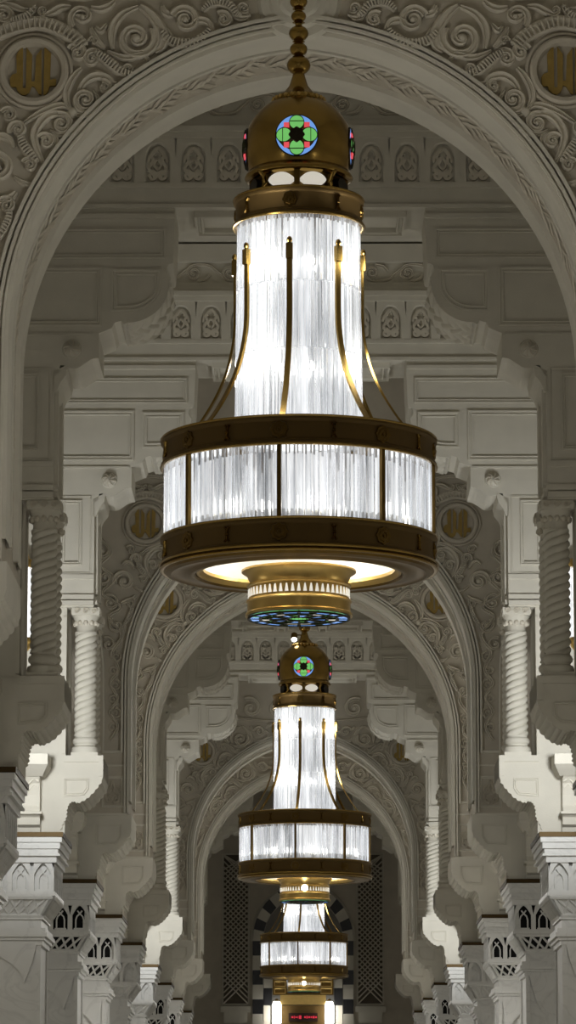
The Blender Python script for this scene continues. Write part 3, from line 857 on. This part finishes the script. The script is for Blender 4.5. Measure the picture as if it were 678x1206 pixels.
def stained_disc(R, petals, ground, squares, seg=40):
    """lists of (meshbuilder, material) for a leaded glass roundel on the plane y = 0 facing -y"""
    out = []
    base = disc_profile([(0, .012), (R * .97, .012), (R * .97, 0)], 0, 0, seg); out.append(('glass_ground', base, 'blue_glass'))
    pet = MB()
    for i in range(4):
        a = pi / 2 * i
        pts = []
        for j in range(18):
            b = 2 * pi * j / 18
            pts.append((R * .60 * cos(a) + R * .365 * (cos(b) * cos(a) - .95 * sin(b) * sin(a)), R * .60 * sin(a) + R * .365 * (cos(b) * sin(a) + .95 * sin(b) * cos(a))))
        pet.prism(pts, -.016, -.010)
    out.append(('glass_petals', pet, 'green_glass'))
    red = MB()
    for i in range(4):
        a = pi / 4 + pi / 2 * i; c = (R * .68 * cos(a), R * .68 * sin(a)); w = R * .125
        red.prism([(c[0] - w, c[1] - w), (c[0] + w, c[1] - w), (c[0] + w, c[1] + w), (c[0] - w, c[1] + w)], -.019, -.010)
    out.append(('glass_squares', red, 'red_glass'))
    came = MB()
    for i in range(4):
        a = pi / 2 * i
        pts = []
        for j in range(18):
            b = 2 * pi * j / 18
            pts.append((R * .60 * cos(a) + R * .365 * (cos(b) * cos(a) - .95 * sin(b) * sin(a)), R * .60 * sin(a) + R * .365 * (cos(b) * sin(a) + .95 * sin(b) * cos(a))))
        came.ribbon(pts, R * .03, .012, y=-.012, closed=True, prof=((-1, 0), (-1, 1), (1, 1), (1, 0)))
        u = (cos(a + pi / 2), sin(a + pi / 2)); c = (R * .66 * cos(a), R * .66 * sin(a))
        came.ribbon([(c[0] - u[0] * R * .33, c[1] - u[1] * R * .33), c, (c[0] + u[0] * R * .33, c[1] + u[1] * R * .33)], R * .03, .012, y=-.012, prof=((-1, 0), (-1, 1), (1, 1), (1, 0)))
    came.join(disc_profile([(0, .026), (R * .32, .026), (R * .36, .02), (R * .36, .01)], 0, 0, 40, 8, .07))
    came.join(disc_profile([(R * .97, .0), (R * .97, .014), (R * 1.0, .016), (R * 1.02, .01), (R * 1.02, -.03)], 0, 0, 48))
    out.append(('lead_came', came, 'lead'))
    return out

def make_chandelier(label, detail=True):
    root = thing('crystal_chandelier', label, 'chandelier', (0, 0, 0), 'chandeliers along the nave')
    SG = 96
    # bands of the drum; heights are absolute, root stands at floor level under it
    ub = ring_mesh(1.045, 6.89, 7.115).build('upper_band', 'bronze_panel', root, 40)
    lb = ring_mesh(1.045, 6.11, 6.345).build('lower_band', 'bronze_panel', root, 40)
    # rims
    rm = MB()
    for z in (6.895, 7.108, 6.34): rm.lathe([(1.05 + .02 * cos(a), z + .011 * sin(a)) for a in [2 * pi * i / 8 for i in range(8)]], seg=SG, closed=True)
    for z, r in ((6.13, 1.058), (6.10, 1.05)): rm.lathe([(r + .02 * cos(a), z + .013 * sin(a)) for a in [2 * pi * i / 8 for i in range(8)]], seg=SG, closed=True)
    rm.build('band_rims', 'brass', root, 40)
    # top cover and underside flange
    MB().lathe([(.49, 7.08), (1.03, 7.085), (1.03, 7.06), (.49, 7.05)], seg=SG, closed=True).build('drum_cover', 'bronze', root, 40)
    fl = MB().lathe([(1.045, 6.11), (1.02, 6.075), (.98, 6.065), (.96, 6.075), (.86, 6.075), (.84, 6.06), (.80, 6.06), (.79, 6.075), (.79, 6.13), (1.0, 6.13)], seg=SG, closed=True)
    fl.build('flange', 'bronze', root, 40)
    MB().lathe([(.785, 6.075), (.785, 6.12), (.735, 6.13), (.735, 6.105), (.755, 6.09), (.765, 6.07)], seg=SG, closed=True).build('flange_ring', 'gold', root, 40)
    MB().lathe([(.90, 6.14), (.86, 6.40), (.70, 6.52), (.45, 6.56), (.30, 6.57)], seg=SG).build('inner_reflector', 'white_in', root, 60)
    for i in range(8):
        a = A0_ + i * pi / 4
        for z, p in ((7.003, ub), (6.232, lb)):
            around(rosette_local(.066), 1.045, z, a).build('rosette', 'bronze', p, 40)
            around(bow_local(), 1.045, z, a + pi / 8).build('bow_ornament', 'brass', p, 40)
        # mullion
        m = MB().box(-.016, .016, -1.055, -1.02, 6.33, 6.90); m.rotz(a).build('mullion', 'bronze', root)
        # crystal panel: a row of cut rods between two mullions
        c = MB(); nr = 13
        for j in range(nr):
            b = a + pi / 4 * (j + .5) / nr
            r = 1.005 + (.012 if j % 2 else 0)
            x, y = r * sin(b), -r * cos(b)
            c.add([(x + .026 * cos(2 * pi * q / 6 + b), y + .026 * sin(2 * pi * q / 6 + b), z) for z in (6.34, 6.895) for q in range(6)],
                  [(q, (q + 1) % 6, 6 + (q + 1) % 6, 6 + q) for q in range(6)] + [(5, 4, 3, 2, 1, 0), (6, 7, 8, 9, 10, 11)])
        c.build('crystal_panel', 'crystal', root)
        MB().ball((.84 * sin(a + .3), -.84 * cos(a + .3), 6.50), .035, 10, 1.3).build('bulb', 'lamp', root, 60)
    MB().lathe([(.80, 6.36), (.80, 6.88)], seg=64).build('frosted_liner', 'core', root, 60)
    # tower
    for t, (z0, z1, r0, r1) in enumerate(((7.09, 7.75, .480, .472), (7.76, 8.28, .472, .466), (8.29, 8.83, .466, .462))):
        c = MB(); nr = 60
        for j in range(nr):
            b = 2 * pi * (j + .5 * (t % 2)) / nr
            ra, rb = r0 - (.010 if j % 2 else 0), r1 - (.010 if j % 2 else 0)
            c.add([((r_ * sin(b)) + .022 * cos(2 * pi * q / 6 + b), (-r_ * cos(b)) + .022 * sin(2 * pi * q / 6 + b), z) for r_, z in ((ra, z0), (rb, z1)) for q in range(6)],
                  [(q, (q + 1) % 6, 6 + (q + 1) % 6, 6 + q) for q in range(6)] + [(5, 4, 3, 2, 1, 0), (6, 7, 8, 9, 10, 11)])
        c.build('crystal_tier', 'crystal', root)
    MB().lathe([(.36, 7.10), (.36, 8.80)], seg=48).build('frosted_liner', 'core', root, 60)
    for z in (7.62, 8.45):
        for i in range(8):
            a = A0_ + .38 + i * pi / 4
            MB().ball((.405 * sin(a), -.405 * cos(a), z), .028, 10, 1.4).build('bulb', 'lamp', root, 60)
    # collar above the tower
    cl = ring_mesh(.492, 8.80, 9.02, .016, .06, 72).build('collar', 'bronze_panel', root, 40)
    MB().lathe([(.505 + .016 * cos(a), 8.805 + .012 * sin(a)) for a in [2 * pi * i / 8 for i in range(8)]], seg=72, closed=True).lathe([(.50 + .016 * cos(a), 9.015 + .012 * sin(a)) for a in [2 * pi * i / 8 for i in range(8)]], seg=72, closed=True).build('collar_rims', 'brass', root, 40)
    for i in range(8):
        a = A0_ + i * pi / 4
        around(rosette_local(.056) if i % 2 == 0 else bow_local(), .492, 8.91, a).build('rosette' if i % 2 == 0 else 'bow_ornament', 'bronze', cl, 40)
    # neck with lens windows under the dome
    MB().lathe([(.495, 9.01), (.40, 9.03), (.345, 9.06), (.33, 9.10), (.335, 9.16), (.36, 9.20)], seg=64).build('neck', 'bronze', root, 60)
    for i in range(4):
        a = radians(-2) + i * pi / 2
        for q in (-1, 1):
            pts = [(.10 * cos(b), .058 * sin(b) * abs(sin(b)) ** .25) for b in [2 * pi * w / 24 for w in range(24)]]
            around(MB().prism(pts, -.035, .03), .338, 9.108, a + q * radians(20.5)).build('lens_window', 'clear_glass' if i % 2 == 0 else 'lead', root)
        # legs that carry the dome
        MB().box(-.022, .022, -.385, -.33, 9.02, 9.20).rotz(a).build('dome_leg', 'bronze', root, 50)
        MB().tube([(0, -.44, 9.02), (0, -.385, 9.05), (0, -.36, 9.10), (0, -.375, 9.16), (0, -.415, 9.20)], .02, 8).rotz(a + pi / 4).build('dome_leg', 'brass', root, 50)
    # dome
    pf = [(.36, 9.17), (.415, 9.185), (.424, 9.20)]
    pf += [(.43 * cos(t), 9.43 + .40 * sin(t) if t < 0 else 9.43 + .44 * sin(t)) for t in [radians(-26 + 112 * i / 22) for i in range(23)]]
    pf[3:3] = [(.414, 9.22)]
    dome = MB().lathe(pf, seg=72).build('dome', 'brass', root, 60)
    for i in range(4):
        a = radians(-2) + i * pi / 2
        parts = stained_disc(.165, 4, 0, 0)
        base = None
        for nm, mb, mt in parts:
            mb.v = [(x, y - .0, z) for x, y, z in mb.v]
            # follow the curve of the dome
            mb.v = [(x, y + (.43 - sqrt(max(.01, .43 ** 2 - x * x))) * .9 + (abs(z) ** 2) * .9, z) for x, y, z in mb.v]
            q = around(mb, .418, 9.44, a)
            if base is None: base = q.build('stained_glass_roundel', mt, root)
            else: q.build(nm, mt, base)
    # finial and hanging rod
    fn = [(.20, 9.80), (.205, 9.83), (.19, 9.855), (.13, 9.88), (.075, 9.95), (.05, 10.03), (.045, 10.05), (.055, 10.06)]
    MB().lathe([(.001, 9.80)] + fn + [(.001, 10.06)], seg=32).build('finial_flare', 'brass', root, 50)
    bd = MB()
    for i in range(24): bd.ball((.198 * cos(2 * pi * i / 24), .198 * sin(2 * pi * i / 24), 9.835), .017, 8)
    bd.build('bead_ring', 'gold', root, 60)
    for z, r in ((10.12, .094), (10.25, .07), (10.38, .078), (10.52, .06), (10.64, .07), (10.77, .06)):
        MB().ball((0, 0, z), r, 24, .82).lathe([(.03, z - r), (.05, z - r * .86), (.03, z - r * .7)], seg=20).build('finial_ball', 'brass', root, 60)
    MB().lathe([(.001, 10.0), (.028, 10.0), (.028, 13.30), (.09, 13.32), (.09, 13.35), (.001, 13.35)], seg=16).build('hanging_rod', 'brass', root, 50)
    # curved arms
    for i in range(8):
        a = A0_ + i * pi / 4
        P = spline([(.50, 8.56), (.50, 8.30), (.50, 8.05), (.515, 7.88), (.565, 7.67), (.645, 7.48), (.76, 7.29), (.86, 7.16), (.93, 7.09)], 5)
        n = len(P); w = .022; t = .010
        vs = []
        for r_, z in P:
            vs += [(-w, -r_ - t, z), (w, -r_ - t, z), (w, -r_ + t, z), (-w, -r_ + t, z)]
        fs = [(4 * q + j, 4 * q + (j + 1) % 4, 4 * q + 4 + (j + 1) % 4, 4 * q + 4 + j) for q in range(n - 1) for j in range(4)] + [(3, 2, 1, 0), (4 * n - 4, 4 * n - 3, 4 * n - 2, 4 * n - 1)]
        arm = MB().add(vs, fs).rotz(a).build('arm', 'brass', root, 40)
        k = MB().box(-.026, .026, -.525, -.485, 8.44, 8.56).ball((0, -.505, 8.585), .022, 10, 1.4); k.rotz(a).build('arm_pin', 'brass', arm, 40)
    # pendant under the drum
    MB().lathe([(.30, 6.12), (.44, 6.10), (.44, 6.085), (.40, 6.06), (.375, 6.0), (.375, 5.985)], seg=64).build('pendant_flare', 'gold', root, 50)
    pc = MB().lathe([(.37, 5.99), (.40, 5.985), (.40, 5.975), (.385, 5.965), (.385, 5.875), (.40, 5.868), (.405, 5.855), (.395, 5.845), (.395, 5.775), (.41, 5.765), (.41, 5.745), (.385, 5.74), (.37, 5.745)], seg=72).build('pendant_drum', 'gold', root, 40)
    tri = MB()
    for i in range(52):
        a = 2 * pi * i / 52
        tri.join(around(MB().prism([(-.004, .03), (.004, .03), (.015, -.032), (-.015, -.032)], -.006, .004), .385, 5.92, a))
    tri.build('pierced_openings', 'clear_glass', pc)
    # stained glass bottom
    bt = []
    b0 = MB().lathe([(.001, 5.735), (.385, 5.745)], seg=64); b0.build('glass_bottom', 'green_glass', root)
    ca = MB(); gl = MB(); gc = MB()
    for r in (.10, .22, .30, .385): ca.lathe([(r - .008, 5.735), (r - .008, 5.722), (r + .008, 5.722), (r + .008, 5.735)], seg=64)
    for i in range(16):
        a = 2 * pi * i / 16
        ca.tube([(.08 * sin(a), .08 * cos(a), 5.728), (.385 * sin(a), .385 * cos(a), 5.732)], .008, 6)
        def sect(r0, r1, t0, t1):
            return [(r * sin(a + 2 * pi / 16 * t), r * cos(a + 2 * pi / 16 * t), 5.728) for r, t in ((r0, t0), (r1, t0), (r1, t1), (r0, t1))]
        if i % 2: gl.add(sect(.11, .21, .05, .95), [(0, 1, 2, 3)])
        gl.add(sect(.31, .375, .1 + .3 * (i % 2), .9), [(0, 1, 2, 3)])
        if i % 3 == 0: gc.add(sect(.23, .29, .1, .9), [(0, 1, 2, 3)])
    gp = gl.build('glass_blue', 'blue_glass', root); gc.build('glass_clear', 'clear_glass', root)
    ca.build('lead_came', 'lead', root, 40)
    return root
CHL = ['large crystal chandelier with green stained glass roundel, nearest in the nave centre',
       'second crystal chandelier, smaller, directly below the pendant of the large one',
       'third crystal chandelier, smallest, hanging below the second one before the end wall']
c0 = make_chandelier(CHL[0])
c0.location = (0, CHY[0], 0); 
c1 = dup(c0, (0.045, CHY[1], 0), CHL[1]); c2 = dup(c0, (0.03, CHY[2], 0), CHL[2])
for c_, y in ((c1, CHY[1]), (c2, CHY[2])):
    l = disc_profile([(0, .05), (.03, .05), (.045, .03), (.05, 0), (.05, -.03)], 0, 0, 20).move(0, -.385, 5.93).build('pendant_glint', 'lamp', c_, 50)  # added glowing disc imitating a bright highlight on the pendant

# spot lamp near the second chandelier's rod
sp = thing('spotlight', 'tiny bright spotlight beside the rod of the second chandelier', 'spotlight', (-.12, CHY[1] - .1, 9.92))
MB().lathe([(.001, 0), (.05, 0), (.055, .02), (.045, .10), (.001, .12)], seg=20).build('housing', 'bronze', sp, 50)
MB().ball((0, -.045, -.01), .045, 16, .8).build('lens', 'lamp', sp, 60)
MB().tube([(0, .03, .06), (.06, .07, .08), (.13, .1, .08)], .012, 6).build('bracket', 'bronze', sp, 50)

# ------------------------------------------------------------------ wall sconces seen in the slots beside the columns
def make_sconce(label):
    root = thing('wall_sconce', label, 'wall lamp', (0, 0, 0), 'wall sconces behind the columns')
    MB().lathe([(.001, 9.32), (.03, 9.30), (.05, 9.22), (.10, 9.20), (.11, 9.14), (.10, 9.10), (.001, 9.10)], 0, -.16, 24).build('top_cap', 'gold', root, 50)
    MB().lathe([(.001, 8.20), (.10, 8.20), (.11, 8.14), (.08, 8.08), (.03, 8.02), (.001, 7.98)], 0, -.16, 24).build('bottom_cap', 'gold', root, 50)
    c = MB()
    for i in range(14):
        b = 2 * pi * i / 14
        c.tube([(.085 * sin(b), -.16 - .085 * cos(b), 8.20), (.085 * sin(b), -.16 - .085 * cos(b), 9.10)], .017, 6)
    c.build('crystal_rods', 'crystal', root, 40)
    MB().lathe([(.001, 8.2), (.05, 8.2), (.05, 9.1), (.001, 9.1)], 0, -.16, 20).build('light_tube', 'lamp', root, 50)
    MB().box(-.04, .04, -.07, .02, 8.5, 8.8).build('wall_bracket', 'gold', root)
    return root
sc0 = None
SCN = {1: 'bright second crossbeam', 2: 'arch behind the big chandelier', 5: 'far lit crossbeam', 6: 'outer far arch'}
for k in (1, 2, 5, 6):
    for s in (-1, 1):
        lab = 'glowing crystal sconce in the %s slot beside the twisted columns, on the pier wall of the %s' % (SIDE[s], SCN[k])
        lab = 'glowing crystal wall sconce on the %s pier wall of the %s' % (SIDE[s], SCN[k])
        loc = (s * 3.50, FY(k), 0)
        if sc0 is None: sc0 = make_sconce(lab); sc0.location = loc
        else: dup(sc0, loc, lab)

# ------------------------------------------------------------------ end wall
YE = 109.0
def end_wall():
    # wall with an arched recess
    R_, zs = 1.16, 8.05
    pts = [(R_, 0)] + [(R_ * cos(pi * i / 24), zs + R_ * 1.12 * sin(pi * i / 24)) for i in range(25)] + [(-R_, 0)]
    outer = [(7.2, 0), (7.2, zs)] + [(7.2, 13.35)] * 0
    m = MB()
    n = len(pts); o = []
    for i, (x, z) in enumerate(pts):
        if i == 0: o.append((7.2, 0))
        elif i == n - 1: o.append((-7.2, 0))
        else:
            t = (i - 1) / 24
            if t < .25: o.append((7.2, zs + (13.35 - zs) * t / .25))
            elif t > .75: o.append((-7.2, zs + (13.35 - zs) * (1 - t) / .25))
            else: o.append((7.2 - 14.4 * (t - .25) / .5, 13.35))
    vs = [(x, YE, z) for x, z in pts] + [(x, YE, z) for x, z in o] + [(x, YE + .5, z) for x, z in pts]
    fs = [(i, i + 1, n + i + 1, n + i) for i in range(n - 1)] + [(i, 2 * n + i, 2 * n + i + 1, i + 1) for i in range(n - 1)]
    m.add(vs, fs)
    structure(m.build('wall_end', 'carved'))
    structure(MB().box(-7.2, 7.2, YE + .5, YE + .8, 0, 13.35).build('wall_back', 'grey_stone'))
    # voussoirs, each stone its own part
    r = thing('striped_arch', 'striped black and grey stone arch on the end wall behind the third chandelier', 'arch', (0, YE, 0))
    nv = 15
    for i in range(nv):
        a0_, a1_ = pi * i / nv, pi * (i + 1) / nv
        p = [(q * cos(a), zs + 1.12 * q * sin(a)) for q, a in ((1.16, a0_), (1.46, a0_), (1.46, (a0_ + a1_) / 2), (1.46, a1_), (1.16, a1_))]
        MB().prism(p, -.08, .02).build('voussoir', 'black_stone' if i % 2 else 'plaster', r)
    for s in (-1, 1):
        for j in range(7):
            z1 = zs - j * .42; x = (1.16 * s, 1.46 * s)
            MB().box(min(x), max(x), -.08, .02, z1 - .42, z1).build('jamb_stone', 'black_stone' if j % 2 == 0 else 'plaster', r)
    fr = MB().ribbon([(1.5 * cos(pi * i / 30), zs + 1.12 * 1.5 * sin(pi * i / 30)) for i in range(31)], .06, .1).build('arch_moulding', 'plaster', r)
    # lattice panels
    for s in (-1, 1):
        l = thing('lattice_panel', 'tall carved lattice panel on the end wall, %s of the striped arch' % SIDE[s], 'panel', (s * 1.95, YE, 0), 'lattice panels of the end wall')
        MB().frame(-.40, 6.2, .40, 10.6, .05, .05).build('panel_frame', 'plaster', l)
        MB().box(-.37, .37, -.012, .01, 6.23, 10.57).build('panel_backing', 'lattice_void', l)
        lt = MB(); w = .35; z = 6.25
        while z < 10.2:
            for d in (-1, 1):
                lt.ribbon([(-w * d, z), (w * d, z + .7 if z + .7 < 10.55 else 10.55)], .045, .06, prof=((-1, 0), (-.6, 1), (.6, 1), (1, 0)))
            z += .155
        lt.build('lattice', 'relief', l)
        MB().box(-.44, .44, -.12, .02, 6.0, 6.17).box(-.34, .34, -.08, .02, 5.7, 6.0).build('panel_sill', 'plaster', l)
    # gilded portal
    p = thing('gilded_portal', 'brown and gold doorway at the foot of the end wall below the third chandelier', 'doorway', (0, YE + .1, 0))
    MB().box(-.62, .62, .05, .3, 0, 6.2).build('door_leaf', 'bronze_panel', p)
    MB().box(-.66, .66, -.08, .2, 6.22, 6.5).box(-.62, .62, -.12, .2, 6.44, 6.5).build('lintel', 'gold', p)
    for s in (-1, 1):
        q = MB().box(min(s * .46, s * .88), max(s * .46, s * .88), -.06, .2, 6.5, 7.15).build('gilt_panel', 'bronze', p)
        f = MB()
        for i in range(3): f.frame(min(s * .5, s * .84), 6.53 + i * .2, max(s * .5, s * .84), 6.70 + i * .2, .03, .03, y=-.06)
        f.build('gilt_tracery', 'gold', q)
        MB().box(min(s * .88, s * 1.14), max(s * .88, s * 1.14), -.02, .2, 6.7, 7.1).build('white_block', 'plaster', p)
        MB().box(min(s * .95, s * 1.14), max(s * .95, s * 1.14), -.02, .2, 5.6, 6.2).build('white_block', 'plaster', p)
        MB().box(min(s * .9, s * 1.14), max(s * .9, s * 1.14), -.02, .2, 6.2, 6.7).build('black_block', 'black_stone', p)
        sc_ = thing('portal_lamp', 'white glowing lamp on the %s side of the gilded portal' % SIDE[s], 'wall lamp', (s * .76, YE - .20, 0), 'portal lamps')
        MB().lathe([(.001, 5.6), (.09, 5.6), (.13, 5.7), (.13, 6.2), (.09, 6.3), (.001, 6.3)], 0, 0, 20).build('glass_shade', 'lamp', sc_, 50)
        MB().lathe([(.001, 6.3), (.06, 6.3), (.05, 6.36), (.001, 6.38)], 0, 0, 20).build('cap', 'gold', sc_, 50)
        MB().box(-.03, .03, .08, .22, 5.8, 6.0).build('wall_bracket', 'gold', sc_)
    sg = thing('led_sign', 'small dark sign with red lit characters over the brown doorway', 'sign', (0, YE + .02, 5.86))
    MB().box(-.42, .42, -.02, .13, -.12, .12).build('sign_board', 'sign', sg)
    r_ = MB(); x = -.34
    for w, h in ((.06, .05), (.02, .09), (.05, .04), (.02, .06), (.07, .10), (.0, 0), (.05, .05), (.03, .08), (.06, .05), (.04, .05), (.05, .07), (.05, .05)):
        if w: r_.box(x, x + w, -.035, -.015, -h / 2, h / 2)
        x += w + .018 if w else .06
    r_.build('red_characters', 'led', sg)
    # crystal lantern over the portal
    ln = thing('crystal_lantern', 'small crystal lantern between the gilt panels above the brown doorway', 'lantern', (0, YE - .12, 0))
    for s in (-1, 1):
        c = MB()
        for i in range(8):
            x = s * (.06 + i * .05); c.tube([(x, .0, 6.55), (x * 1.12, 0, 6.95)], .022, 6)
        c.build('crystal_fan', 'crystal', ln)
        MB().box(min(s * .05, s * .42), max(s * .05, s * .42), .03, .05, 6.56, 6.92).build('light_panel', 'core', ln)
    MB().box(-.02, .02, -.04, .05, 6.52, 7.0).box(-.5, .5, -.03, .06, 6.5, 6.55).build('lantern_frame', 'bronze', ln)
end_wall()
